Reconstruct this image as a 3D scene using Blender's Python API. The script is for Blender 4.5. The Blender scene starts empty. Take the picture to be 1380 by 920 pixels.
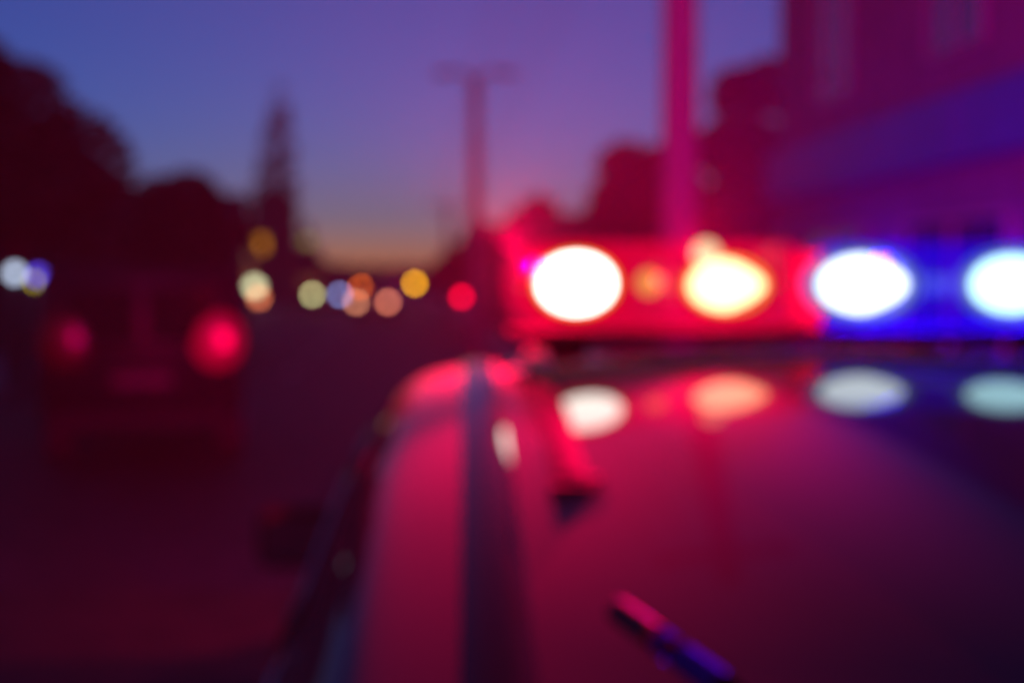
import bpy, bmesh, math, random
from mathutils import Vector, Matrix, noise
R = math.radians
random.seed(7)
sc = bpy.context.scene
col = sc.collection

# ------------------------------------------------------------------ camera
CAM_Z = 1.80
FPX = 1896.0                       # focal length in photo pixels (photo 1380 x 920)
PITCH = math.atan(85 / FPX)        # horizon sits at photo row 375
cd = bpy.data.cameras.new('camera'); cam = bpy.data.objects.new('camera', cd); col.objects.link(cam)
cd.sensor_width = 36.0; cd.lens = 36.0 * FPX / 1380.0
cd.clip_start = 0.05; cd.clip_end = 4000
cam.location = (0, 0, CAM_Z); cam.rotation_euler = (math.pi / 2 - PITCH, 0, 0)
cd.dof.use_dof = True; cd.dof.focus_distance = 0.25; cd.dof.aperture_fstop = 10.0; cd.dof.aperture_blades = 0
sc.camera = cam

# ------------------------------------------------------------------ dusk sky
SUN_EL = R(-1.5); SUN_AZ = R(-8)   # sun just under the horizon, down the street
w = bpy.data.worlds.new('World'); sc.world = w; w.use_nodes = True
nt = w.node_tree; nt.nodes.clear()
wo = nt.nodes.new('ShaderNodeOutputWorld'); bg = nt.nodes.new('ShaderNodeBackground')
sky = nt.nodes.new('ShaderNodeTexSky'); sky.sky_type = 'NISHITA'; sky.sun_disc = False
sky.sun_elevation = SUN_EL; sky.sun_rotation = SUN_AZ
sky.air_density = 0.65; sky.dust_density = 0.5; sky.ozone_density = 5.2
bg.inputs['Strength'].default_value = 0.15
nt.links.new(sky.outputs[0], bg.inputs[0]); nt.links.new(bg.outputs[0], wo.inputs[0])
sd = bpy.data.lights.new('sun', 'SUN'); so = bpy.data.objects.new('sun', sd); col.objects.link(so)
sd.energy = 0.005; sd.angle = R(0.5); sd.color = (1, .62, .4)
sdir = Vector((math.sin(SUN_AZ) * math.cos(SUN_EL), math.cos(SUN_AZ) * math.cos(SUN_EL), math.sin(SUN_EL)))
so.rotation_euler = (-sdir).to_track_quat('-Z', 'Y').to_euler(); so.location = (0, 60, 30)

vs = sc.view_settings
vs.view_transform = 'Standard'; vs.look = 'None'; vs.exposure = 1.65; vs.gamma = 1.0; vs.use_curve_mapping = False
sc.render.engine = 'CYCLES'
cy = sc.cycles
cy.use_denoising = True; cy.use_adaptive_sampling = False
cy.max_bounces = 8; cy.transparent_max_bounces = 12; cy.volume_bounces = 0
cy.caustics_reflective = False; cy.caustics_refractive = False
cy.sample_clamp_indirect = 4.0

K = 2 ** -vs.exposure               # lamp strengths below are written for exposure 0
# ------------------------------------------------------------------ helpers
CR = cam.rotation_euler.to_matrix()
def at(px, py, d):
    """photo pixel + depth along the view's ground direction (world Y) -> world point"""
    v = CR @ Vector(((px - 690) / FPX, (460 - py) / FPX, -1.0))
    return Vector((0, 0, CAM_Z)) + v * (d / v.y)
STREET = R(4.53)                   # the street runs a little left of the camera axis
SM = Matrix.Rotation(STREET, 4, 'Z')
def st(wd, d, z=0.0):              # street frame: offset to the right, distance along
    return SM @ Vector((wd, d, z))

def mat(name, color, rough=.6, metal=0.0, var=0.0, scale=8.0, spec=.5, coat=0.0, bump=0.0, emit=None, estr=0.0, coat_rough=.03):
    m = bpy.data.materials.new(name); m.use_nodes = True
    t = m.node_tree; b = t.nodes['Principled BSDF']
    b.inputs['Base Color'].default_value = (*color, 1); b.inputs['Roughness'].default_value = rough
    b.inputs['Metallic'].default_value = metal; b.inputs['Specular IOR Level'].default_value = spec
    b.inputs['Coat Weight'].default_value = coat; b.inputs['Coat Roughness'].default_value = coat_rough
    if var or bump:
        tc = t.nodes.new('ShaderNodeTexCoord'); n = t.nodes.new('ShaderNodeTexNoise')
        n.inputs['Scale'].default_value = scale; n.inputs['Detail'].default_value = 5
        t.links.new(tc.outputs['Object'], n.inputs['Vector'])
        if var:
            r = t.nodes.new('ShaderNodeValToRGB')
            r.color_ramp.elements[0].position = .3; r.color_ramp.elements[1].position = .7
            r.color_ramp.elements[0].color = (*[c * (1 - var) for c in color], 1)
            r.color_ramp.elements[1].color = (*[min(1, c * (1 + var)) for c in color], 1)
            t.links.new(n.outputs['Fac'], r.inputs['Fac']); t.links.new(r.outputs[0], b.inputs['Base Color'])
        if bump:
            bp = t.nodes.new('ShaderNodeBump'); bp.inputs['Strength'].default_value = bump; bp.inputs['Distance'].default_value = .02
            t.links.new(n.outputs['Fac'], bp.inputs['Height']); t.links.new(bp.outputs[0], b.inputs['Normal'])
    if emit:
        b.inputs['Emission Color'].default_value = (*emit, 1); b.inputs['Emission Strength'].default_value = estr
    return m

def obj(name, bm, m, parent=None, smooth=False):
    me = bpy.data.meshes.new(name); bm.normal_update(); bm.to_mesh(me); bm.free()
    if smooth:
        for p in me.polygons: p.use_smooth = True
    if m: me.materials.append(m)
    o = bpy.data.objects.new(name, me); col.objects.link(o)
    if parent: o.parent = parent
    return o
def empty(name, loc=(0, 0, 0), rz=0.0, parent=None):
    o = bpy.data.objects.new(name, None); col.objects.link(o); o.location = loc; o.rotation_euler = (0, 0, rz)
    o.empty_display_size = .2
    if parent: o.parent = parent
    return o
def tag(o, label, cat, group=None, kind=None):
    if label: o['label'] = label
    if cat: o['category'] = cat
    if group: o['group'] = group
    if kind: o['kind'] = kind
    return o
def copy_tree(o, parent=None):
    c = o.copy(); col.objects.link(c); c.parent = parent
    for ch in list(o.children): copy_tree(ch, c)
    return c

def B(): return bmesh.new()
def box(bm, c, s, rz=0.0, bev=0.0):
    r = bmesh.ops.create_cube(bm, size=1.0)
    vs_ = r['verts']
    M = Matrix.Translation(c) @ Matrix.Rotation(rz, 4, 'Z') @ Matrix.Diagonal((*s, 1))
    bmesh.ops.transform(bm, matrix=M, verts=vs_)
    if bev:
        es = list({e for v in vs_ for e in v.link_edges})
        bmesh.ops.bevel(bm, geom=es, offset=bev, segments=2, affect='EDGES', profile=.5)
    return bm
def tube(bm, p0, p1, r0, r1=None, seg=12, caps=True):
    p0 = Vector(p0); p1 = Vector(p1); r1 = r0 if r1 is None else r1
    d = p1 - p0; L = d.length
    r = bmesh.ops.create_cone(bm, cap_ends=caps, segments=seg, radius1=r0, radius2=r1, depth=L)
    M = Matrix.Translation((p0 + p1) / 2) @ d.to_track_quat('Z', 'Y').to_matrix().to_4x4()
    bmesh.ops.transform(bm, matrix=M, verts=r['verts']); return bm
def ball(bm, c, s, u=16, v=10):
    r = bmesh.ops.create_uvsphere(bm, u_segments=u, v_segments=v, radius=1.0)
    bmesh.ops.transform(bm, matrix=Matrix.Translation(c) @ Matrix.Diagonal((*s, 1)), verts=r['verts']); return bm
def path_tube(bm, pts, r, seg=8):
    for a, b in zip(pts[:-1], pts[1:]): tube(bm, a, b, r, r, seg)
    for p in pts[1:-1]: ball(bm, p, (r, r, r), 8, 6)
    return bm
def grid_mesh(rows, bm=None, close=False):
    bm = bm or B()
    vs_ = [[bm.verts.new(p) for p in row] for row in rows]
    for a, b in zip(vs_[:-1], vs_[1:]):
        for i in range(len(a) - 1): bm.faces.new((a[i], a[i + 1], b[i + 1], b[i]))
    return bm
def prism(bm, pts, y0, y1):
    a = [bm.verts.new((x, y0, z)) for x, z in pts]; b = [bm.verts.new((x, y1, z)) for x, z in pts]
    n = len(pts)
    for i in range(n): bm.faces.new((a[i], a[(i + 1) % n], b[(i + 1) % n], b[i]))
    bm.faces.new(a[::-1]); bm.faces.new(b); return bm
def lerp(a, b, t): return a + (b - a) * t
def sstep(t): t = max(0, min(1, t)); return t * t * (3 - 2 * t)

# ------------------------------------------------------------------ materials
M = {}
M['asphalt'] = mat('asphalt', (.036, .036, .038), .7, spec=.2, var=.35, scale=3, bump=.25)
M['paint_line'] = mat('worn_road_paint', (.16, .16, .155), .6, var=.15, scale=20)
M['ground'] = mat('bare_ground', (.06, .055, .045), .9, var=.3, scale=.6)
M['slab'] = mat('paving', (.22, .21, .2), .8, var=.2, scale=4, bump=.2)
M['kerb'] = mat('kerb_stone', (.28, .27, .26), .8, var=.2, scale=6)
M['render_wall'] = mat('render_wall', (.135, .125, .12), .85, var=.15, scale=2, bump=.15)
M['brick'] = mat('brick', (.24, .11, .08), .85, var=.25, scale=9, bump=.2)
M['dark_wall'] = mat('dark_wall', (.10, .09, .085), .9, var=.25, scale=3)
M['rooftile'] = mat('roof_tile', (.13, .07, .06), .8, var=.3, scale=14, bump=.3)
M['blue_fascia'] = mat('blue_fascia', (.03, .04, .34), .5, var=.15, scale=2)
M['glass_dark'] = mat('window_glass', (.015, .017, .02), .05, spec=.6)
M['frame'] = mat('window_frame', (.2, .19, .18), .5, var=.1)
M['concrete'] = mat('pole_concrete', (.30, .285, .27), .85, var=.15, scale=6, bump=.2)
M['steel'] = mat('painted_steel', (.09, .095, .1), .5, metal=.2, var=.15, scale=10)
M['leaf'] = mat('leaf', (.06, .075, .03), .7, var=.35, scale=2.2)
M['leaf2'] = mat('leaf_dark', (.045, .06, .03), .7, var=.35, scale=2.2)
M['bark'] = mat('bark', (.10, .075, .055), .9, var=.3, scale=7, bump=.3)
M['wire'] = mat('wire', (.02, .02, .02), .6)
M['carpaint'] = mat('police_paint', (.09, .09, .095), .85, coat=.5, coat_rough=.0, spec=.0, var=.04, scale=3)
M['carpaint'].node_tree.nodes['Principled BSDF'].inputs['Coat IOR'].default_value = 1.33
M['black_gloss'] = mat('black_gloss', (.012, .012, .014), .0, spec=.10)
M['black_plastic'] = mat('black_plastic', (.02, .02, .022), .6, var=.1, spec=.08)
M['car_glass'] = mat('car_glass', (.01, .011, .013), .04, spec=.7)
M['rubber'] = mat('rubber', (.02, .02, .02), .8, var=.2)
M['alloy'] = mat('alloy', (.5, .5, .52), .35, metal=.9, var=.1)
M['chrome'] = mat('chrome', (.6, .6, .62), .15, metal=1)
M['glint_sleeve'] = mat('grey_sleeve', (.12, .12, .12), .8, spec=.002)  # lighter band on the whip, standing in for a red lamp glint
M['matt_black'] = mat('matt_black', (.01, .01, .01), .9, spec=0)
M['blue_sleeve'] = mat('blue_sleeve', (.02, .03, .5), .9, spec=0)  # blue lamp glint put into the band's colour
M['white_paint'] = mat('white_paint', (.6, .6, .58), .35, coat=.5, var=.05)
M['grey_paint'] = mat('grey_paint', (.12, .12, .13), .35, coat=.5, var=.08)
M['dark_paint'] = mat('dark_paint', (.015, .015, .02), .5, coat=.1, var=.08)
M['tail_off'] = mat('tail_lens', (.25, .01, .01), .2)
M['head_off'] = mat('head_lens', (.5, .5, .52), .1)
M['strap'] = mat('strap_webbing', (.11, .105, .105), .9, spec=0, var=.2, scale=30)
def emis(name, color, s, base=(.02, .02, .02)):
    return mat(name, base, .3, emit=color, estr=s * K)
def tinted_dome(name, tint, glow, gs):
    m = bpy.data.materials.new(name); m.use_nodes = True; t = m.node_tree; t.nodes.clear()
    out = t.nodes.new('ShaderNodeOutputMaterial'); tr = t.nodes.new('ShaderNodeBsdfTransparent'); tr.inputs[0].default_value = (*tint, 1)
    em = t.nodes.new('ShaderNodeEmission'); em.inputs[0].default_value = (*glow, 1); em.inputs[1].default_value = gs * K
    ad = t.nodes.new('ShaderNodeAddShader'); t.links.new(tr.outputs[0], ad.inputs[0]); t.links.new(em.outputs[0], ad.inputs[1])
    gl = t.nodes.new('ShaderNodeBsdfGlossy'); gl.inputs['Roughness'].default_value = .0
    mx = t.nodes.new('ShaderNodeMixShader'); mx.inputs[0].default_value = .05
    t.links.new(ad.outputs[0], mx.inputs[1]); t.links.new(gl.outputs[0], mx.inputs[2]); t.links.new(mx.outputs[0], out.inputs[0])
    return m
M['red_dome'] = tinted_dome('red_dome_plastic', (.92, .60, .60), (1.0, .0, .06), .30)
M['blue_dome'] = tinted_dome('blue_dome_plastic', (.65, .70, .95), (.0, .0, 1.0), .26)
M['lamp_white'] = emis('hot_lamp', (1.0, .95, .85), 6.0, (0, 0, 0))
M['lamp_orange'] = emis('hot_lamp_warm', (1.0, .66, .32), 3.8, (0, 0, 0))
M['lamp_blue'] = emis('hot_lamp_cool', (.80, .93, 1.0), 3.0, (0, 0, 0))
M['lamp_cyan'] = emis('hot_lamp_cyan', (.48, .88, 1.0), 2.8, (0, 0, 0))
M['lamp_warm'] = emis('warm_flasher', (1.0, .75, .42), 1.2, (0, 0, 0))
M['lamp_red_small'] = emis('amber_flasher', (1.0, .42, .08), .9, (0, 0, 0))
M['bezel_red'] = emis('lit_amber_bezel', (1.0, .36, .02), .9, (0, 0, 0))  # glow falling off around each lamp, put into emissive ring colours
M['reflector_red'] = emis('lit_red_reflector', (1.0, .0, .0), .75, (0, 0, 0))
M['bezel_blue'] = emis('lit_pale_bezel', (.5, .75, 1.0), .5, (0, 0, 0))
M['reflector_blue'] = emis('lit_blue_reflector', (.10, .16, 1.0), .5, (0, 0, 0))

# ------------------------------------------------------------------ ground, street
g = obj('ground', box(B(), (0, 300, -.25), (1600, 1600, .5)), M['ground']); g['kind'] = 'structure'
def sheet(name, w0, w1, d0, d1, z, m, th=.0):
    bm = B()
    if th:
        box(bm, ((w0 + w1) / 2, (d0 + d1) / 2, z - th / 2), (w1 - w0, d1 - d0, th))
    else:
        n = max(1, int((d1 - d0) / 8))
        grid_mesh([[(w0, lerp(d0, d1, i / n), z), (w1, lerp(d0, d1, i / n), z)] for i in range(n + 1)], bm)
        for f in bm.faces:
            f.normal_update()
            if f.normal.z < 0: f.normal_flip()
    o = obj(name, bm, m); o.rotation_euler.z = STREET; o['kind'] = 'structure'; return o
sheet('road', -6.4, 2.2, -30, 420, .004, M['asphalt'])
sheet('pavement_right', 2.36, 4.6, -30, 420, .11, M['slab'], .12)
sheet('pavement_left', -9.2, -6.56, -30, 420, .11, M['slab'], .12)
for nm, w0 in (('kerb_right', 2.2), ('kerb_left', -6.56)):
    k = empty(nm); k.rotation_euler.z = STREET; k['kind'] = 'structure'
    bm = B(); box(bm, (w0 + .08, .5, .06), (.16, .985, .13), bev=.012)
    base = obj('kerb_stone', bm, M['kerb'], k)
    for i in range(1, 40):
        c = base.copy(); col.objects.link(c); c.location = (0, i * 1.0, 0)
    sm = B(); box(sm, (w0 + .08, 230, .058), (.16, 380, .126)); s_ = obj('far_kerb', sm, M['kerb'], k); s_['kind'] = 'stuff'
lm = empty('lane_marking'); lm.rotation_euler.z = STREET; lm['kind'] = 'structure'
for i in range(24):
    bm = B(); d = 26 + i * 5
    grid_mesh([[(-2.15, d, .008), (-2.03, d, .008)], [(-2.15, d + 2.2, .008), (-2.03, d + 2.2, .008)]], bm)
    obj('dash', bm, M['paint_line'], lm)

# ------------------------------------------------------------------ patrol car
CAR_C = Vector((.595, 2.84, 0)); CAR_RZ = R(2.05)
car = empty('patrol_car', CAR_C, CAR_RZ)
tag(car, 'dark patrol car with lit red and blue light bar on its roof', 'car')
ROOF = 1.664; BELT = 1.12; W = .97
def roof_z(y):
    if y < 0: return ROOF - .050 * y * y
    return ROOF - .12 * y * y
HOOD_A = 1.15; WS_TOP = .42; R_END = -2.18; TG = -2.44
def half_w(y):
    v = W
    if y > 1.6: v -= .16 * sstep((y - 1.6) / .75)
    if y < -1.9: v -= .10 * sstep((-1.9 - y) / .7)
    return v
def hood_top(y):
    t = (y - HOOD_A) / 1.15
    return lerp(1.15, .92, max(0, t) ** 1.6)
def section(y):
    wv = half_w(y); zb = .30
    if y > 2.1: zb += .12 * sstep((y - 2.1) / .25)
    low = [(0, zb), (.8 * wv, zb), (.94 * wv, zb + .07), (1.0 * wv, .62), (1.0 * wv, .86)]
    zt = roof_z(max(min(y, WS_TOP), R_END))
    bl = BELT
    green = [(.985 * wv, bl - .07), (.955 * wv, bl), (.945 * wv, bl + .03), (.905, lerp(bl, zt, .52)), (.872, zt - .165), (.81, zt - .086), (.70, zt - .045), (.36, zt - .012), (0, zt)]
    ht = hood_top(max(y, HOOD_A)); b2 = min(bl - .04, ht - .05)
    hood = [(.985 * wv, b2 - .07), (.955 * wv, b2 - .02), (.935 * wv, b2), (.90 * wv, b2 + .012), (.85 * wv, b2 + .022), (.78 * wv, b2 + .03), (.66 * wv, b2 + .038), (.34 * wv, b2 + .047), (0, b2 + .05)]
    tl = .97
    tail = [(.985 * wv, tl - .07), (.955 * wv, tl), (.945 * wv, tl + .02), (.90 * wv, tl + .03), (.84 * wv, tl + .035), (.79 * wv, tl + .038), (.68 * wv, tl + .04), (.36 * wv, tl + .04), (0, tl + .04)]
    if y >= HOOD_A: up = hood
    elif y > WS_TOP:
        f = (y - WS_TOP) / (HOOD_A - WS_TOP); up = [(lerp(a[0], b[0], f), lerp(a[1], b[1], f)) for a, b in zip(green, hood)]
    elif y >= R_END: up = green
    elif y > TG:
        f = (R_END - y) / (R_END - TG); up = [(lerp(a[0], b[0], f), lerp(a[1], b[1], f)) for a, b in zip(green, tail)]
    else:
        up = tail
    return low + up                      # 14 points, index 0..13
def surf(y, t, side=-1):
    s = section(y); i = min(12, int(t)); f = t - i
    return Vector((side * lerp(s[i][0], s[i + 1][0], f), y, lerp(s[i][1], s[i + 1][1], f)))
def normal(y, t, side):
    e = .01
    a = surf(y + e, t, side) - surf(y - e, t, side); b = surf(y, min(13, t + .05), side) - surf(y, max(0, t - .05), side)
    n = a.cross(b)
    if n.length < 1e-9: return Vector((0, 0, 1))
    n.normalize()
    c = Vector((0, y, 1.0)); p = surf(y, t, side)
    if n.dot(p - c) < 0: n = -n
    return n
ys = [-2.58, -2.55, -2.50, TG] + [lerp(TG, R_END, i / 5) for i in range(1, 5)] + [R_END] + [R_END + i * .1 for i in range(1, 26)] + [WS_TOP] + [lerp(WS_TOP, HOOD_A, i / 6) for i in range(1, 6)] + [HOOD_A] + [HOOD_A + i * .1 for i in range(1, 12)] + [2.32, 2.36]
ys = sorted(set(round(v, 4) for v in ys))
ts = [0, 1, 2, 2.5, 3, 3.5, 4, 4.5, 5, 6, 7, 7.5, 8, 8.5, 9, 9.25, 9.5, 9.75, 10, 10.25, 10.5, 11, 11.33, 11.66, 12, 12.5, 13]
# smooth the roof cross-section with a Catmull-Rom through the points above the belt
def surf_s(y, t, side):
    if t <= 7: return surf(y, t, side)
    s = section(y); i = min(12, int(t)); f = t - i
    def P(k):
        if k > 13: return Vector((-s[26 - k][0], s[26 - k][1]))
        return Vector(s[k])
    p0, p1, p2, p3 = P(i - 1), P(i), P(i + 1), P(i + 2)
    q = .5 * ((2 * p1) + (p2 - p0) * f + (2 * p0 - 5 * p1 + 4 * p2 - p3) * f * f + (3 * p1 - p0 - 3 * p2 + p3) * f ** 3)
    return Vector((side * q.x, y, q.y))
def on_roof(y, x):
    best = min((abs(abs(surf_s(y, 10 + k * .03, -1).x) - abs(x)), 10 + k * .03) for k in range(101))[1]
    return surf_s(y, best, -1 if x < 0 else 1).z
WHEELS = (1.52, -1.42)
bm_body, bm_roof = B(), B()
def row(y):
    L = [surf_s(y, t, -1) for t in ts]; Rr = [surf_s(y, t, 1) for t in ts[::-1][1:]]
    return L + Rr
rows = [row(y) for y in ys]
tl_ = ts + ts[::-1][1:]
def add_faces(bm, cond):
    cache = {}
    def V(i, j):
        if (i, j) not in cache: cache[(i, j)] = bm.verts.new(rows[i][j])
        return cache[(i, j)]
    for i in range(len(ys) - 1):
        for j in range(len(tl_) - 1):
            ym = (ys[i] + ys[i + 1]) / 2; tm = (tl_[j] + tl_[j + 1]) / 2
            if cond(ym, tm, (rows[i][j] + rows[i + 1][j + 1]) / 2): bm.faces.new((V(i, j), V(i, j + 1), V(i + 1, j + 1), V(i + 1, j)))
def in_arch(y, t, c):
    return t < 5 and any(math.hypot(y - wy, c.z - .36) < .40 for wy in WHEELS) and t > .5
isroof = lambda y, t: R_END < y < WS_TOP and t > 9
add_faces(bm_roof, lambda y, t, c: isroof(y, t))
add_faces(bm_body, lambda y, t, c: not isroof(y, t) and not in_arch(y, t, c))
for i in (0, len(ys) - 1):                       # close the ends
    vsx = [bm_body.verts.new(p) for p in rows[i]]; bm_body.faces.new(vsx)
bmesh.ops.recalc_face_normals(bm_body, faces=bm_body.faces); bmesh.ops.recalc_face_normals(bm_roof, faces=bm_roof.faces)
obj('body', bm_body, M['carpaint'], car, True)
ro = obj('roof', bm_roof, M['carpaint'], car, True)
md = ro.modifiers.new('sub', 'SUBSURF'); md.levels = 1; md.render_levels = 2
def patch(y0, y1, t0, t1, side, off, ny=10, ntt=6, shrink=None):
    rows_ = []
    for i in range(ny + 1):
        y = lerp(y0, y1, i / ny); r_ = []
        for j in range(ntt + 1):
            t = lerp(t0, t1, j / ntt); p = surf_s(y, t, side); r_.append(p + normal(y, t, side) * off)
        rows_.append(r_)
    bm = grid_mesh(rows_); bmesh.ops.recalc_face_normals(bm, faces=bm.faces)
    c = Vector((0, (y0 + y1) / 2, 1.0))
    for f in bm.faces:
        if f.normal.dot(f.calc_center_median() - c) < 0: f.normal_flip()
    bmesh.ops.solidify(bm, geom=list(bm.faces), thickness=.003)
    return bm
def band(y0, y1, a, off, ny=8, nx=16):
    rows_ = []
    for i in range(ny + 1):
        y = lerp(y0, y1, i / ny); r_ = []
        for j in range(nx + 1):
            s = lerp(-a, a, j / nx); side = -1 if s < 0 else 1; t = 13 - abs(s)
            r_.append(surf_s(y, t, side) + Vector((0, 0, off)) + Vector((0, off if y0 > 0 else -off, 0)))
        rows_.append(r_)
    bm = grid_mesh(rows_); bmesh.ops.recalc_face_normals(bm, faces=bm.faces); return bm
obj('windshield', band(WS_TOP + .03, HOOD_A - .05, 3.5, .006), M['car_glass'], car, True)
obj('rear_window', band(TG + .03, R_END - .035, 3.2, .006), M['car_glass'], car, True)
for s in (-1, 1):
    for (a, b) in ((-.36, .52), (-1.22, -.44), (-2.02, -1.30)):
        obj('side_window', patch(a, b, 7.25, 8.8, s, .006), M['car_glass'], car, True)
    for (a, b) in ((-.38, .80), (-1.10, -.40)):
        dr = obj('door', patch(a, b, 2.3, 6.8, s, .005, 8, 12), M['carpaint'], car, True)
        hb = B(); p = surf_s(a + .16, 5.2, s); box(hb, p + Vector((s * .022, 0, 0)), (.03, .17, .028), bev=.008)
        obj('handle', hb, M['black_plastic'], dr)
    # mirror
    mb = B(); box(mb, (s * 1.10, .62, 1.17), (.19, .11, .15), bev=.035); box(mb, (s * .985, .63, 1.13), (.09, .05, .04), bev=.01)
    mo = obj('side_mirror', mb, M['black_plastic'], car, True)
    gb = B(); box(gb, (s * 1.10, .562, 1.17), (.15, .004, .11)); obj('mirror_glass', gb, M['chrome'], mo)
    # flush black ditch moulding let into each side of the roof
    rp = [(lerp(-2.10, .30, i / 30)) for i in range(31)]
    rws = []
    for y in rp:
        rws.append([Vector((s * (.635 + k * .012), y, on_roof(y, .635 + k * .012) + h)) for k, h in enumerate((.001, .006, .0075, .0075, .006, .001))])
    rb = grid_mesh(rws); bmesh.ops.recalc_face_normals(rb, faces=rb.faces)
    for f in rb.faces:
        if f.normal.z < 0: f.normal_flip()
    obj('roof_moulding', rb, M['black_gloss'], car, True)
    # lamps
    tb = B(); prof = patch(TG - .04, TG + .10, 4.6, 7.6, s, .012, 4, 8); obj('tail_light', prof, M['tail_off'], car, True); tb.free()
    hb = patch(1.98, 2.26, 4.6, 6.6, s, .010, 6, 6); obj('headlight', hb, M['head_off'], car, True)
    for wy in WHEELS:
        wh = empty('wheel', (s * .86, wy, .36), 0, car)
        tb = B(); prof = [(.24, -.11), (.33, -.12), (.36, -.08), (.36, .08), (.33, .12), (.24, .11)]
        rws = [[Vector((x, r * math.cos(a), r * math.sin(a))) for r, x in prof] for a in [i * math.tau / 32 for i in range(33)]]
        grid_mesh(rws, tb); bmesh.ops.remove_doubles(tb, verts=tb.verts, dist=.0005); obj('tyre', tb, M['rubber'], wh, True)
        rb = B(); tube(rb, (-s * .02, 0, 0), (s * .06, 0, 0), .245, .245, 24)
        for k in range(5):
            a = k * math.tau / 5; box(rb, (s * .085, .13 * math.cos(a), .13 * math.sin(a)), (.04, .06, .06))
        tube(rb, (s * .06, 0, 0), (s * .11, 0, 0), .06, .05, 16); obj('rim', rb, M['alloy'], wh)
        ab = B(); rws = []
        for i in range(21):
            a = lerp(-.12, math.pi + .12, i / 20)
            rws.append([Vector((s * x, wy + r * math.cos(a), max(.28, .36 + r * math.sin(a)))) for r, x in ((.40, .85), (.39, .985), (.41, 1.0), (.46, .99), (.47, .96))])
        grid_mesh(rws, ab); obj('wheel_arch', ab, M['black_plastic'], car, True)
bb = B(); box(bb, (0, -2.56, .50), (1.72, .16, .30), bev=.05); obj('rear_bumper', bb, M['black_plastic'], car, True)
bb = B(); box(bb, (0, 2.33, .52), (1.56, .16, .34), bev=.06); obj('front_bumper', bb, M['black_plastic'], car, True)
bb = B(); box(bb, (0, 2.375, .72), (1.0, .05, .12), bev=.02); obj('grille', bb, M['black_gloss'], car)
pb = B(); box(pb, (0, -2.60, .80), (.52, .02, .115), bev=.006); obj('licence_plate', pb, M['white_paint'], car)
# rear spoiler
sp = []
for i in range(9):
    f = i / 8
    sp.append([Vector((lerp(-.72, .72, j / 12), R_END + .03 - f * .16, surf_s(R_END + .02, 13 - 2.2 * abs(j / 6 - 1), -1 if j < 6 else 1).z + .006 - .028 * f - .012 * f * f)) for j in range(13)])
sb = grid_mesh(sp); bmesh.ops.recalc_face_normals(sb, faces=sb.faces)
for f in sb.faces:
    if f.normal.z < 0: f.normal_flip()
bmesh.ops.solidify(sb, geom=list(sb.faces), thickness=.022); obj('rear_spoiler', sb, M['carpaint'], car, True)

# light bar -------------------------------------------------------------
lb = empty('light_bar', (0, 0, ROOF), 0, car)
def L(px): return ((px - 690) / FPX * 2.84 - .595) / math.cos(CAR_RZ)
bm = B(); box(bm, (0, 0, .026), (1.215, .29, .022), bev=.008); obj('base_plate', bm, M['matt_black'], lb)
for s in (-1, 1):
    bm = B(); box(bm, (s * .50, 0, .0), (.10, .20, .034), bev=.008); obj('mounting_foot', bm, M['matt_black'], lb)
def dome(x0, x1, m, name):
    bm = B(); box(bm, ((x0 + x1) / 2, 0, .124), (x1 - x0, .27, .165), bev=.055)
    o = obj(name, bm, m, lb, True); return o
dome(L(683), -.006, M['red_dome'], 'red_dome'); dome(.006, -L(683), M['blue_dome'], 'blue_dome')
bm = B(); box(bm, (0, 0, .112), (.010, .26, .15), bev=.003); obj('divider', bm, M['black_plastic'], lb)
FACE = -.1325                                   # rear faces of the two domes
def beacon(px, py, wpx, hpx, m, m_in, m_out, taper=0.0):
    d = 2.84 + FACE; x = (px - 690) / FPX * d - .600; z = CAM_Z - (py - 375) / FPX * d - ROOF
    a = wpx / FPX * d / 2; b = hpx / FPX * d / 2
    bm = B(); ball(bm, (x, FACE, z), (a, .014, b), 28, 14)
    for v in bm.verts: v.co.z = z + (v.co.z - z) * (1 - taper * max(-.35, (v.co.x - x) / a))
    obj('lamp', bm, m, lb, True)
    def ring(k0, k1, yy, name, mm):
        rows_ = []
        for i in range(33):
            an = i * math.tau / 32
            rows_.append([Vector((x + a * k * math.cos(an), y_, z + b * k * math.sin(an))) for k, y_ in ((k0, FACE + .004), (k0, yy), (k1, yy), (k1, FACE + .004))])
        rb = grid_mesh(rows_); bmesh.ops.remove_doubles(rb, verts=rb.verts, dist=.0003); bmesh.ops.recalc_face_normals(rb, faces=rb.faces)
        obj(name, rb, mm, lb)
    ring(.985, 1.12, FACE - .006, 'bezel', m_in); ring(1.12, 1.34, FACE - .003, 'reflector', m_out)  # halo around the lamp, drawn as two glowing rings
beacon(776, 382, 100, 76, M['lamp_white'], M['bezel_red'], M['reflector_red'])
beacon(978, 384, 100, 66, M['lamp_orange'], M['bezel_red'], M['reflector_red'], .38)
beacon(1162, 383, 120, 74, M['lamp_blue'], M['bezel_blue'], M['reflector_blue'], .30)
beacon(1366, 383, 112, 74, M['lamp_cyan'], M['bezel_blue'], M['reflector_blue'])
def flasher(px, py, rpx, m):
    d = 2.84 + FACE - .01; bm = B(); r_ = rpx / FPX * d
    ball(bm, ((px - 690) / FPX * d - .600, FACE - .004, CAM_Z - (py - 375) / FPX * d - ROOF), (r_, .012, r_)); obj('flasher', bm, m, lb, True)
flasher(874, 381, 15, M['lamp_red_small']); flasher(951, 342, 17, M['lamp_warm'])
def beam(name, x, y, z, aim, color, power, cone, blend=.6):
    ld = bpy.data.lights.new(name, 'SPOT'); ld.energy = power * K; ld.color = color; ld.spot_size = R(cone); ld.spot_blend = blend
    ld.shadow_soft_size = 0.0
    o = bpy.data.objects.new(name, ld); col.objects.link(o); o.parent = lb; o.location = (x, y, z)
    o.rotation_euler = Vector(aim).to_track_quat('-Z', 'Y').to_euler(); return o
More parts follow.
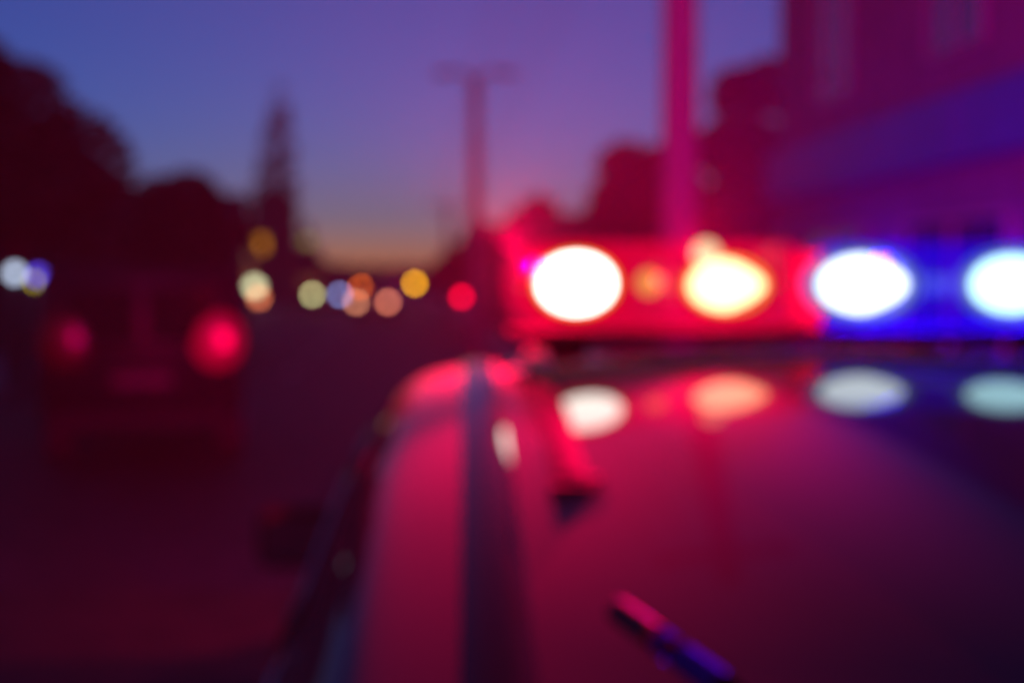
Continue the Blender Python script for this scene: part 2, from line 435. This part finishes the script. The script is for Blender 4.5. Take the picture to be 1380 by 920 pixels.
RED = (1.0, .0, .065); BLUE = (.03, .0, 1.0)
beam('red_beam', L(775), .10, .12, (-.1, 1, .38), RED, 1100, 110)
beam('red_beam', L(978), .10, .12, (.15, 1, .22), RED, 2000, 130)
beam('blue_beam', L(1163), .10, .12, (.75, 1, .15), BLUE, 650, 110)
beam('blue_beam', L(1362), .10, .12, (1.6, 1, .10), BLUE, 650, 110)
def glowlamp(name, x, y, z, color, power):
    ld = bpy.data.lights.new(name, 'POINT'); ld.energy = power * K; ld.color = color; ld.shadow_soft_size = 0.0
    o = bpy.data.objects.new(name, ld); col.objects.link(o); o.parent = lb; o.location = (x, y, z)
glowlamp('red_glow', -.565, -.10, .17, RED, 190)
glowlamp('red_glow', -.20, -.10, .15, RED, 100)
for px, pw, c_ in ((690, 1700, RED), (930, 800, RED), (1200, 260, BLUE), (1362, 260, BLUE)): beam('upward_glow', L(px), -.02, .19, (0, 0, 1), c_, pw, 160, .8)
for px in (1163, 1362): glowlamp('blue_glow', L(px), -.10, .15, BLUE, 260)
beam('red_rear_beam', -.575, -.15, .17, (-.20, -1, -.03), RED, 2200, 46, 1.0)
beam('red_rear_beam', -.187, -.15, .125, (-.26, -1, -.03), RED, 2300, 40, 1.0)
beam('blue_rear_beam', .08, -.15, .125, (-.30, -1, -.03), BLUE, 700, 26, 1.0)
beam('blue_rear_beam', .36, -.15, .125, (.30, -1, -.0), BLUE, 900, 40, 1.0)
# webbing strap lying back from the bar along the rail, with its buckle
pts = [(-.555, -.14), (-.56, -.45), (-.563, -.70), (-.566, -.95), (-.57, -1.20)]
rws = []
for i in range(25):
    f = i / 24 * 4; k = min(3, int(f)); q = f - k
    x = lerp(pts[k][0], pts[k + 1][0], q); y = lerp(pts[k][1], pts[k + 1][1], q); z = on_roof(y, x) - ROOF + .006 + .02 * max(0, 1 - i / 4)
    rws.append([Vector((x - .02, y, z)), Vector((x - .012, y, z + .005)), Vector((x + .012, y, z + .005)), Vector((x + .02, y, z))])
sbm = grid_mesh(rws); bmesh.ops.recalc_face_normals(sbm, faces=sbm.faces); obj('mounting_strap', sbm, M['strap'], lb, True)
bm = B(); z = on_roof(-1.22, -.57) - ROOF; box(bm, (-.57, -1.22, z + .004), (.052, .05, .006), bev=.002); box(bm, (-.55, -1.20, z + .008), (.03, .04, .005), bev=.002); obj('buckle', bm, M['strap'], lb)
# whip antenna raked over the rear of the roof, lamp glints painted on as bands
IM = (Matrix.Translation(CAR_C) @ Matrix.Rotation(CAR_RZ, 4, 'Z')).inverted()
p0 = IM @ at(836, 824, .98); p1 = IM @ at(1045, 978, .76)
an = empty('roof_antenna', p1, 0, car)
v = p0 - p1
RA = .0095
bm = B(); tube(bm, v * .95, (0, 0, 0), RA * .8, RA * .8, 14); wp = obj('whip', bm, M['matt_black'], an, True)
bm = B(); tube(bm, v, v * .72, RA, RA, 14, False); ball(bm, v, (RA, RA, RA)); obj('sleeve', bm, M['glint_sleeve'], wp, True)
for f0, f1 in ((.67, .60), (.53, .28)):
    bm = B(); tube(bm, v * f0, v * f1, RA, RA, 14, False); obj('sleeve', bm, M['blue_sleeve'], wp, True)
bm = B(); tube(bm, (0, 0, -.15), (0, 0, .012), .024, .012, 16); obj('base', bm, M['matt_black'], an, True)

# ------------------------------------------------------------------ trees
def leaf_cloud(blobs, n, size):
    bm = B()
    for _ in range(n):
        c, r = random.choices(blobs, [b[1][0] * b[1][1] * b[1][2] for b in blobs])[0]
        while True:
            v = Vector((random.uniform(-1, 1), random.uniform(-1, 1), random.uniform(-1, 1)))
            if v.length < 1: break
        v = v * (v.length ** -.35 if v.length > .05 else 1)
        p = Vector(c) + Vector((v.x * r[0], v.y * r[1], v.z * r[2]))
        if noise.noise(p * 1.1) < -.40: continue
        s = size * random.uniform(.6, 1.3)
        q = Matrix.Rotation(random.uniform(0, math.tau), 3, 'Z') @ Matrix.Rotation(random.uniform(-1.2, 1.2), 3, 'X')
        vs_ = [bm.verts.new(p + q @ Vector(k)) for k in ((-s * .5, 0, 0), (0, -s * .32, 0), (s * .6, 0, s * .1), (0, s * .32, 0))]
        bm.faces.new(vs_)
    return bm
def tree(name, label, base, height, blobs, n, size, leafm, tr=.14, group=None, cat='tree'):
    root = empty(name, base); tag(root, label, cat, group)
    bm = B(); zc = min(b[0][2] for b in blobs)
    top = max(b[0][2] for b in blobs)
    tube(bm, (0, 0, -.1), (0.05, 0, zc * .9), tr, tr * .7, 10); tube(bm, (.05, 0, zc * .9 - .02), (0, 0, top), tr * .7, tr * .2, 8)
    for c, r in blobs: tube(bm, (.03, 0, zc * .8), c, tr * .45, tr * .12, 6)
    obj('trunk', bm, M['bark'], root, True)
    obj('crown', leaf_cloud(blobs, n, size), leafm, root)
    return root
def crown_px(outl, D, base):
    """crown lobes: list of (px, py, rpx) seen at depth D -> lobes in the tree's frame"""
    out = []
    for px, py, r in outl:
        p = at(px, py, D) - base; rr = r * D / FPX
        out.append(((p.x, random.uniform(-.3, .3) * rr, p.z), (rr, rr, rr * .95)))
    return out
def gp(px, D):
    p = at(px, 375, D); p.z = 0; return p
G1 = 'street trees on the left'
D = 24; b = gp(20, D)
tree('street_tree', 'tall broad tree, its crown the highest on the left side of the street', b, 6, crown_px([(-60, 130, 95), (20, 170, 95), (100, 215, 75), (60, 255, 85), (140, 240, 45), (-20, 260, 90), (110, 300, 60)], D, b), 7500, .27, M['leaf2'], .2, G1)
D = 34; b = gp(245, D)
tree('street_tree', 'round topped low tree between the tall broad tree and the slender poplar', b, 4.4, crown_px([(215, 275, 42), (255, 275, 48), (290, 305, 30), (235, 325, 55), (280, 340, 40), (195, 320, 40)], D, b), 5000, .27, M['leaf2'], .15, G1)
D = 92; b = gp(374, D)
tree('poplar_tree', 'slender dark poplar rising behind the transformer tower', b, 13, [((lerp(-.35, .25, i / 11), 0, lerp(3.2, 13.2, i / 11)), (lerp(2.0, .75, (i / 11) ** 1.5), lerp(1.8, .7, (i / 11) ** 1.5), 1.5)) for i in range(12)], 2300, .42, M['leaf2'], .25)
D = 62; b = gp(650, D)
tree('street_tree', 'low spreading tree left of the gabled house on the far right side', b, 5, crown_px([(620, 350, 24), (650, 325, 28), (672, 330, 28), (640, 360, 28), (600, 362, 18)], D, b), 2600, .4, M['leaf'], .14)
D = 22; b = gp(850, D)
tree('street_tree', 'dense round tree standing behind the concrete utility pole', b, 4, crown_px([(845, 232, 46), (875, 235, 46), (820, 275, 34), (865, 300, 60), (900, 260, 50), (820, 330, 40), (930, 320, 60)], D, b), 4200, .2, M['leaf'], .14)
D = 18.5; b = gp(1000, D)
tree('street_tree', 'bushy tree at the end of the shop building beside the utility pole', b, 4.6, crown_px([(1000, 128, 42), (1035, 118, 42), (985, 200, 45), (1030, 220, 60), (1000, 290, 60)], D, b), 4200, .2, M['leaf'], .14)

# ------------------------------------------------------------------ buildings
def window(parent, cx, cz, ww, hh, y, m=None, axis='y', x=0, sgn=-1):
    """framed window on a wall whose outer face is at y (axis y) or x (axis x)"""
    t = .05; fr = B(); pa = B()
    for (dx, dz, sx, sz) in ((0, hh / 2, ww + t, t), (0, -hh / 2, ww + t, t), (-ww / 2, 0, t, hh), (ww / 2, 0, t, hh), (0, 0, t * .8, hh)):
        if axis == 'y': box(fr, (cx + dx, y + sgn * .02, cz + dz), (sx, .06, sz))
        else: box(fr, (y + sgn * .02, cx + dx, cz + dz), (.06, sx, sz))
    if axis == 'y': box(pa, (cx, y + sgn * .004, cz), (ww - .02, .02, hh - .02))
    else: box(pa, (y + sgn * .004, cx, cz), (.02, ww - .02, hh - .02))
    wn = obj('window', pa, m or M['glass_dark'], parent); obj('frame', fr, M['frame'], wn)
    return wn
def house(name, label, c, wx, dy, wall_h, roof_h, wm, rz=0.0, gable='y', lit=None, group=None):
    h = empty(name, c, rz); tag(h, label, 'house', group)
    bm = B()
    if gable == 'y':
        prism(bm, [(-wx / 2, 0), (wx / 2, 0), (wx / 2, wall_h), (0, wall_h + roof_h), (-wx / 2, wall_h)], -dy / 2, dy / 2)
        obj('wall', bm, wm, h)
        rb = B(); e = .3; k = roof_h / (wx / 2)
        for s in (-1, 1):
            pr = [(s * (wx / 2 + e), wall_h - e * k), (0, wall_h + roof_h), (0, wall_h + roof_h + .16), (s * (wx / 2 + e), wall_h - e * k + .16)]
            prism(rb, pr, -dy / 2 - e, dy / 2 + e)
        bmesh.ops.recalc_face_normals(rb, faces=rb.faces)
        rf = obj('roof', rb, M['rooftile'], h)
    else:
        box(bm, (0, 0, wall_h / 2), (wx, dy, wall_h)); obj('wall', bm, wm, h)
        rb = B(); k = roof_h / (dy / 2); e = .3
        pr = [(-dy / 2 - e, wall_h - e * k), (0, wall_h + roof_h), (dy / 2 + e, wall_h - e * k), (dy / 2 + e, wall_h - e * k + .15), (0, wall_h + roof_h + .16), (-dy / 2 - e, wall_h - e * k + .15)]
        prism(rb, pr, -wx / 2 - e, wx / 2 + e)
        bmesh.ops.rotate(rb, verts=rb.verts, cent=(0, 0, 0), matrix=Matrix.Rotation(R(-90), 3, 'Z')); bmesh.ops.recalc_face_normals(rb, faces=rb.faces)
        rf = obj('roof', rb, M['rooftile'], h)
    cb = B(); box(cb, (wx * .22, 0, wall_h + roof_h * .75), (.5, .5, 1.0)); obj('chimney', cb, M['brick'], rf)
    n = max(1, int(wx // 2.2))
    for i in range(n):
        window(h, (i - (n - 1) / 2) * 2.1, wall_h * .55, 1.0, 1.2, -dy / 2)
    db = B(); box(db, (wx / 2 - .75, -dy / 2 - .015, 1.0), (.9, .06, 2.0)); d_ = obj('door', db, M['dark_wall'], h)
    hb = B(); ball(hb, (wx / 2 - 1.1, -dy / 2 - .07, 1.0), (.03, .03, .03), 8, 6); obj('handle', hb, M['chrome'], d_)
    return h
house('house', 'long low house with tiled roof behind the trees on the left', gp(70, 37), 9.5, 6, 2.7, 1.2, M['dark_wall'], STREET, 'x')
house('house', 'small low house beside the transformer tower', gp(412, 100), 3.4, 5, 2.6, 1.4, M['dark_wall'], STREET, 'y')
house('house', 'gabled house on the right side of the street past the shop', gp(715, 52), 3.3, 6, 3.0, 1.65, M['render_wall'], STREET, 'y')
house('house', 'wide low house next to the gabled house', gp(770, 44), 3.4, 6, 2.8, .9, M['render_wall'], STREET, 'x')
G2 = 'far houses closing the street'
for i, (px, D, wx, hh, rh, lab) in enumerate(((452, 190, 5, 2.3, 1.3, 'far gabled house closing the street, nearest the poplar'), (500, 200, 6, 2.2, 1.5, 'far gabled house behind the amber barricades'), (545, 205, 5, 2.1, 1.4, 'far gabled house straight behind the taller amber lamp'), (590, 180, 5, 2.4, 1.5, 'far gabled house next to the low spreading tree'))):
    house('house', lab, gp(px, D), wx, 6, hh, rh, M['dark_wall'], STREET, 'y' if i % 2 else 'x', group=G2)
for i, (px, D, s, lab) in enumerate(((476, 170, 1.6, 'small far bush left of the amber barricade'), (572, 165, 1.5, 'small far bush between the end houses'), (610, 120, 2.0, 'rounded far bush before the end house'), (436, 130, 1.9, 'rounded far bush by the small low house'))):
    tree('bush', lab, gp(px, D), 3, [((0, 0, 1.3), (s, s, 1.3)), ((s * .5, 0, 1.9), (s * .7, s * .7, .9)), ((-s * .6, 0, 1.2), (s * .7, s * .7, 1.1))], 700, .5, M['leaf2'], .1, 'far bushes', 'bush')
# transformer tower
D = 88; c = gp(372, D)
tw = empty('transformer_tower', c, STREET); tag(tw, 'narrow brick transformer tower in front of the poplar', 'tower')
bm = B(); box(bm, (0, 0, 3.4), (2.6, 2.3, 6.6)); obj('wall', bm, M['brick'], tw)
bm = B(); prism(bm, [(-1.5, 6.6), (1.5, 6.6), (0, 7.4)], -1.35, 1.35); bmesh.ops.recalc_face_normals(bm, faces=bm.faces); obj('roof', bm, M['rooftile'], tw)
M['amber_window'] = emis('amber_window', (1.0, .35, .0), .9)
window(tw, (349 - 372) * D / FPX + .15, 3.9, .9, .9, -1.15, M['amber_window'])
bm = B(); box(bm, (.4, -1.16, 1.05), (.9, .06, 2.1)); obj('door', bm, M['steel'], tw)

# shop on the right: two storeys, blue fascia canopy
sh = empty('shop_building', (0, 0, 0), STREET); tag(sh, 'two storey rendered shop building with a long blue fascia on the right', 'building')
W0 = 4.62; D0, D1 = 3.0, 17.0
bm = B(); box(bm, (W0 + 4, (D0 + D1) / 2, 2.75), (8, D1 - D0, 5.5)); obj('wall', bm, M['render_wall'], sh)
bm = B(); box(bm, (W0 + 4, (D0 + D1) / 2, 5.58), (8.2, D1 - D0 + .2, .16)); obj('roof_slab', bm, M['dark_wall'], sh)
n = 7
for i in range(n):
    a = lerp(D0 + .1, D1 - .3, i / n); b_ = lerp(D0 + .1, D1 - .3, (i + 1) / n) - .012
    bm = B(); box(bm, (W0 - .12, (a + b_) / 2, 3.0), (.26, b_ - a, .54), bev=.01); obj('fascia_panel', bm, M['blue_fascia'], sh)
for i in range(4):
    d = lerp(D0 + 1.8, D1 - 2.2, i / 3)
    window(sh, d, 1.45, 2.2, 1.7, W0, axis='x')
    window(sh, d, 4.35, 1.1, 1.3, W0, axis='x')
bm = B(); box(bm, (W0 - .02, D1 - .75, 1.2), (.07, .95, 2.1)); dd = obj('door', bm, M['steel'], sh)
bm = B(); box(bm, (W0 - .09, D1 - 1.12, 1.15), (.06, .04, .3)); obj('handle', bm, M['chrome'], dd)
for i in range(6):
    bm = B(); z = .32 + .1
    box(bm, (W0 - .015, lerp(D0, D1, (i + .5) / 6), .33), (.05, (D1 - D0) / 6 - .012, .42)); obj('plinth_panel', bm, M['kerb'], sh)

# ------------------------------------------------------------------ poles and wires
D = 14.0; c = gp(915, D)
po = empty('utility_pole', c); tag(po, 'thick concrete utility pole lit red, beside the shop building', 'pole')
bm = B(); tube(bm, (0, 0, -.2), (0, 0, 9.2), 0.20, .16, 20); obj('shaft', bm, M['concrete'], po, True)
bm = B(); box(bm, (0, 0, 8.6), (1.8, .12, .12), STREET, .01); obj('crossarm', bm, M['steel'], po)
for k in (-.8, -.3, .3, .8):
    bm = B(); q = Matrix.Rotation(STREET, 3, 'Z') @ Vector((k, 0, 0)); tube(bm, (q.x, q.y, 8.66), (q.x, q.y, 8.82), .04, .03, 10); obj('insulator', bm, M['frame'], po, True)
D2 = 48; c2 = gp(604, 64)
po2 = empty('utility_pole', c2); tag(po2, 'thin far utility pole behind the low spreading tree', 'pole')
bm = B(); tube(bm, (0, 0, -.2), (0, 0, 5.2), .16, .11, 16); obj('shaft', bm, M['concrete'], po2, True)
bm = B(); box(bm, (0, 0, 5.0), (1.6, .1, .1), STREET, .01); obj('crossarm', bm, M['steel'], po2)
for k in (-.8, -.3, .3, .8):
    q = Matrix.Rotation(STREET, 3, 'Z') @ Vector((k, 0, 0))
    a = c + Vector((q.x, q.y, 8.82)); b_ = c2 + Vector((q.x, q.y, 5.06)); pts = []
    for i in range(15):
        f = i / 14; p = a.lerp(b_, f); p.z -= 1.2 * 4 * f * (1 - f) * .5; pts.append(p)
    bm = B(); [tube(bm, u, v, .012, .012, 6) for u, v in zip(pts[:-1], pts[1:])]
    wi = obj('overhead_wire', bm, M['wire']); tag(wi, 'overhead wire strung between the two utility poles', 'wire', 'overhead wires')
# twin-arm street lamp, unlit
D = 27; c = gp(641, D)
sl = empty('street_lamp', c, 0); tag(sl, 'unlit double armed street lamp standing past the utility pole', 'street lamp')
ht = at(641, 103, D).z
bm = B(); tube(bm, (0, 0, -.1), (0, 0, ht), .15, .10, 16); obj('post', bm, M['concrete'], sl, True)
for s in (-1, 1):
    bm = B(); path_tube(bm, [Vector((0, 0, ht - .1)), Vector((s * .3, 0, ht + .1)), Vector((s * .52, 0, ht + .08))], .04); am = obj('arm', bm, M['steel'], sl, True)
    bm = B(); box(bm, (s * .62, 0, ht + .05), (.34, .2, .11), bev=.04); obj('lamp_head', bm, M['steel'], am)

# ------------------------------------------------------------------ lit things down the street
def disc_strength(epx, k=33.0): return (k * k + epx * epx * .5) / (epx * epx)
def lampmat(name, srgb, epx, gain=1.0):
    c = [((v / 255 + .055) / 1.055) ** 2.4 if v > 10 else v / 255 / 12.92 for v in srgb]
    m = max(c); return emis(name, [v / m for v in c], m * disc_strength(epx) * gain)
def simple_car(name, label, c, rz, paint, front=True, lamps=None, lift=0.0, group=None, sep=.62, lz=.72, lr=.13):
    r = empty(name, c, rz); tag(r, label, 'car', group)
    prof = [(-2.1, .35), (2.1, .35), (2.15, .7), (1.95, .92), (1.0, 1.0), (.35, 1.42), (-1.0, 1.45), (-1.75, 1.02), (-2.1, .95)]
    bm = B()
    a = [bm.verts.new((-.82, y, z)) for y, z in prof]; b_ = [bm.verts.new((.82, y, z)) for y, z in prof]
    for i in range(len(prof)): bm.faces.new((a[i], a[(i + 1) % 9], b_[(i + 1) % 9], b_[i]))
    bm.faces.new(a); bm.faces.new(b_[::-1]); bmesh.ops.recalc_face_normals(bm, faces=bm.faces)
    for v in bm.verts:
        if v.co.z > 1.2: v.co.x *= .8
    bmesh.ops.bevel(bm, geom=list(bm.edges), offset=.06, segments=2, affect='EDGES'); obj('body', bm, paint, r, True)
    for (y0, z0, y1, z1) in ((.97, 1.02, .42, 1.39), (-1.70, 1.07, -1.08, 1.42)):
        n = Vector((0, z0 - z1, y1 - y0)); n = Vector((0, (1 if y0 > 0 else -1) * abs(n.y), abs(n.z))).normalized() * .012
        bm = B(); vs_ = [bm.verts.new(Vector(p) + n) for p in ((-.70, y0, z0), (.70, y0, z0), (.58, y1, z1), (-.58, y1, z1))]; bm.faces.new(vs_); obj('windshield' if y0 > 0 else 'rear_window', bm, M['car_glass'], r)
    for s in (-1, 1):
        for wy in (1.3, -1.3):
            bm = B(); tube(bm, (s * .62, wy, .32), (s * .85, wy, .32), .32, .32, 20); wh = obj('wheel', bm, M['rubber'], r)
            bm = B(); tube(bm, (s * .84, wy, .32), (s * .865, wy, .32), .2, .18, 14); obj('rim', bm, M['alloy'], wh)
        bm = B(); box(bm, (s * .93, .55, 1.02), (.16, .1, .12), bev=.03); obj('side_mirror', bm, paint, r)
        y = 2.12 if front else -2.1
        bm = B(); tube(bm, (s * sep, y - (.06 if front else -.06), lz), (s * sep, y + (.045 if front else -.045), lz), lr, lr, 18)
        m_ = lamps[0] if s < 0 else lamps[1]
        obj('headlight' if front else 'tail_light', bm, m_, r)
    bm = B(); box(bm, (0, 2.14, .52), (.5, .02, .11)); obj('licence_plate', bm, M['white_paint'], r)
    return r
# lamps must land on their pixel: place the car so that its lamps sit midway
def car_at(pxa, pxb, py, D, **k):
    a = at(pxa, py, D); b_ = at(pxb, py, D); c = (a + b_) / 2; sep = (b_ - a).length / 2; lz = c.z
    return c, sep, lz
D = 78; c, sep, lz = car_at(421, 458, 397, D)
simple_car('oncoming_car', 'dark oncoming car with one yellowish and one bluish lit headlight', Vector((c.x, c.y + 2.12, 0)), math.pi, M['dark_paint'], True, (lampmat('headlight_blue', (95, 110, 165), 8), lampmat('headlight_yellow', (165, 165, 115), 8)), sep=sep, lz=lz, lr=8 * D / FPX / 2, group='oncoming cars')
D = 60; c, sep, lz = car_at(480, 523, 407, D)
simple_car('oncoming_car', 'grey oncoming car with two tan lit headlights', Vector((c.x, c.y + 2.12, 0)), math.pi, M['grey_paint'], True, (lampmat('headlight_tan', (190, 105, 80), 8), lampmat('headlight_tan_dim', (175, 110, 80), 8)), sep=sep, lz=lz, lr=8 * D / FPX / 2, group='oncoming cars')
def barricade(label, pts, D, m, epx, group=None):
    ps = [at(x, y, D) for x, y in pts]; cx = sum(p.x for p in ps) / len(ps)
    r = empty('road_barricade', (cx, ps[0].y, 0), STREET * .3); tag(r, label, 'barricade', group)
    zt = min(p.z for p in ps) - .2
    for s in (-1, 1):
        bm = B(); tube(bm, (s * .55, -.3, 0), (s * .55, 0, zt), .03, .03, 8); tube(bm, (s * .55, .3, 0), (s * .55, 0, zt), .03, .03, 8); obj('leg', bm, M['steel'], r)
    for z in (zt - .12, zt - .42):
        bm = B(); box(bm, (0, -.03, z), (1.3, .03, .2)); obj('board', bm, M['white_paint'], r)
    rad = epx * D / FPX / 2
    for p in ps:
        bm = B(); tube(bm, (p.x - cx, 0, zt), (p.x - cx, 0, p.z - rad * .8), .03, .03, 8)
        tube(bm, (p.x - cx, .03, p.z), (p.x - cx, .1, p.z), rad * 1.12, rad * 1.12, 16); hd = obj('lamp_housing', bm, M['black_plastic'], r)
        bm = B(); ball(bm, (p.x - cx, 0, p.z), (rad, .08, rad)); obj('warning_lamp', bm, m, r, True)
    return r
barricade('road barricade with a lit orange warning lamp', [(487, 388)], 88, lampmat('amber_lamp', (225, 95, 0), 8), 8, 'road barricades')
barricade('road barricade with a lit yellow amber lamp', [(559, 382)], 86, lampmat('yellow_amber_lamp', (240, 165, 0), 8), 8, 'road barricades')
barricade('road barricade with a pair of lit red lamps', [(622, 400), (641, 400)], 50, lampmat('red_warning_lamp', (245, 0, 45), 10), 10, 'road barricades')
def post_lamp(label, px, py, D, m, epx, group, h_off=0.0):
    p = at(px, py, D); r = empty('garden_lamp', (p.x, p.y, 0)); tag(r, label, 'lamp', group); rad = epx * D / FPX / 2
    bm = B(); tube(bm, (0, 0, 0), (0, 0, p.z - rad), .05, .04, 10); tube(bm, (0, 0, 0), (0, 0, .08), .12, .1, 12); obj('post', bm, M['steel'], r, True)
    bm = B(); ball(bm, (0, 0, p.z), (rad, rad, rad)); obj('globe', bm, m, r, True)
    bm = B(); tube(bm, (0, 0, p.z + rad * .96), (0, 0, p.z + rad * 1.15), rad * .5, .02, 10); obj('cap', bm, M['steel'], r)
G3 = 'small globe lamps on posts'
post_lamp('globe lamp on a post glowing pale yellow beside the transformer tower', 343, 386, 70, lampmat('pale_globe', (200, 205, 160), 16), 16, G3)
post_lamp('short globe lamp glowing orange just under the pale yellow one', 349, 401, 66, lampmat('orange_globe', (190, 100, 60), 12), 12, G3)
post_lamp('globe lamp glowing cool white by the left trees', 20, 368, 20.5, lampmat('white_globe', (165, 180, 205), 16), 16, G3)
post_lamp('globe lamp glowing blue by the left trees', 52, 371, 20.8, lampmat('blue_globe', (75, 60, 215), 14), 14, G3)
post_lamp('globe lamp glowing yellow, low behind the blue one', 47, 379, 21.3, lampmat('yellow_globe', (130, 120, 20), 10), 10, G3)
post_lamp('very dim reddish globe lamp on a post under the round topped low tree', 182, 378, 22, lampmat('dim_globe', (115, 40, 30), 10), 10, G3)
# signal on a post with green aspect lit
D = 84; p = at(415, 325, D); r = empty('traffic_light', (p.x, p.y, 0)); tag(r, 'traffic light with its green lamp faintly lit', 'traffic light')
bm = B(); tube(bm, (0, .1, 0), (0, .1, p.z + .7), .06, .05, 10); obj('post', bm, M['steel'], r, True)
bm = B(); box(bm, (0, 0, p.z + .35), (.5, .2, 1.35), bev=.04); hs = obj('housing', bm, M['black_plastic'], r)
for k, m_ in enumerate((lampmat('green_aspect', (90, 95, 20), 12, .5), M['tail_off'], M['tail_off'])):
    bm = B(); ball(bm, (0, -.1, p.z + k * .42), (.2, .05, .2)); obj('lamp', bm, m_, hs, True)
D = 80; p = at(418, 381, D); r = empty('lit_sign', (p.x, p.y, 0), 0); tag(r, 'small dim lit board on a post above the yellowish headlight', 'sign')
bm = B(); tube(bm, (0, .06, 0), (0, .06, p.z), .04, .04, 8); obj('post', bm, M['steel'], r)
bm = B(); box(bm, (0, 0, p.z), (1.1, .08, .7), bev=.02); obj('panel', bm, emis('dim_board', (1, .28, .12), .09), r)

# van ahead on the left, tail lights glowing
D = 13.2; a = at(92, 460, D); b_ = at(291, 460, D); c = (a + b_) / 2
van = empty('delivery_van', (c.x, c.y, 0), R(13)); tag(van, 'dark delivery van ahead in the left lane with red tail lights', 'van')
bm = B(); prof = [(0, .4), (4.6, .4), (4.75, .75), (4.6, 1.1), (3.8, 1.25), (3.2, 1.95), (2.9, 2.02), (.1, 2.05), (0, 1.9)]
aa = [bm.verts.new((-.92, y, z * .93)) for y, z in prof]; bb_ = [bm.verts.new((.92, y, z * .93)) for y, z in prof]
for i in range(9): bm.faces.new((aa[i], aa[(i + 1) % 9], bb_[(i + 1) % 9], bb_[i]))
bm.faces.new(aa); bm.faces.new(bb_[::-1]); bmesh.ops.recalc_face_normals(bm, faces=bm.faces)
bmesh.ops.bevel(bm, geom=list(bm.edges), offset=.06, segments=2, affect='EDGES'); obj('body', bm, M['dark_paint'], van, True)
for s in (-1, 1):
    bm = B(); box(bm, (s * .36, -.012, 1.45), (.62, .03, .5), bev=.01); obj('rear_window', bm, M['car_glass'], van)
    for wy in (.9, 3.8):
        bm = B(); tube(bm, (s * .7, wy, .34), (s * .94, wy, .34), .34, .34, 24); wh = obj('wheel', bm, M['rubber'], van)
        bm = B(); tube(bm, (s * .93, wy, .34), (s * .955, wy, .34), .2, .19, 16); obj('rim', bm, M['alloy'], wh)
    bm = B(); box(bm, (s * 1.02, 3.3, 1.3), (.2, .1, .25), bev=.03); obj('side_mirror', bm, M['black_plastic'], van)
hw = (b_ - a).length / 2
for s, lit in ((-1, .28), (1, 1.0)):
    bm = B(); ball(bm, (s * hw, -.0, a.z), (.24, .06, .27), 20, 12)
    tl2 = obj('tail_light', bm, emis('tail_light_lit' if s > 0 else 'tail_light_dim', (1, 0, .05), .36 * lit if s > 0 else .025, (.02, .0, .0)), van)
    if s > 0:
        bm = B(); box(bm, (s * hw + .06, -.07, a.z + .01), (.10, .03, .14), bev=.008); obj('brake_lamp', bm, emis('brake_lamp', (1, .0, .05), 2.0), tl2)
bm = B(); box(bm, (0, -.06, .48), (1.7, .14, .18), bev=.03); obj('rear_bumper', bm, M['black_plastic'], van)
bm = B(); box(bm, (0, -.02, .85), (.52, .03, .12)); obj('licence_plate', bm, M['dark_paint'], van)
bm = B(); box(bm, (0, -.008, 1.05), (.012, .02, 1.1)); obj('door_seam', bm, M['black_plastic'], van)

# ------------------------------------------------------------------ thin mist volume, added to make the lamps' veil and halo
bm = B(); box(bm, (0, 110, 7), (260, 240, 16)); hz = obj('haze', bm, None); hz['kind'] = 'stuff'
hm = bpy.data.materials.new('haze'); hm.use_nodes = True; t = hm.node_tree; t.nodes.clear()
o_ = t.nodes.new('ShaderNodeOutputMaterial'); pv = t.nodes.new('ShaderNodeVolumePrincipled')
pv.inputs['Color'].default_value = (.8, .8, .82, 1); pv.inputs['Density'].default_value = .0013; pv.inputs['Anisotropy'].default_value = 0.0
t.links.new(pv.outputs[0], o_.inputs['Volume']); hz.data.materials.append(hm)
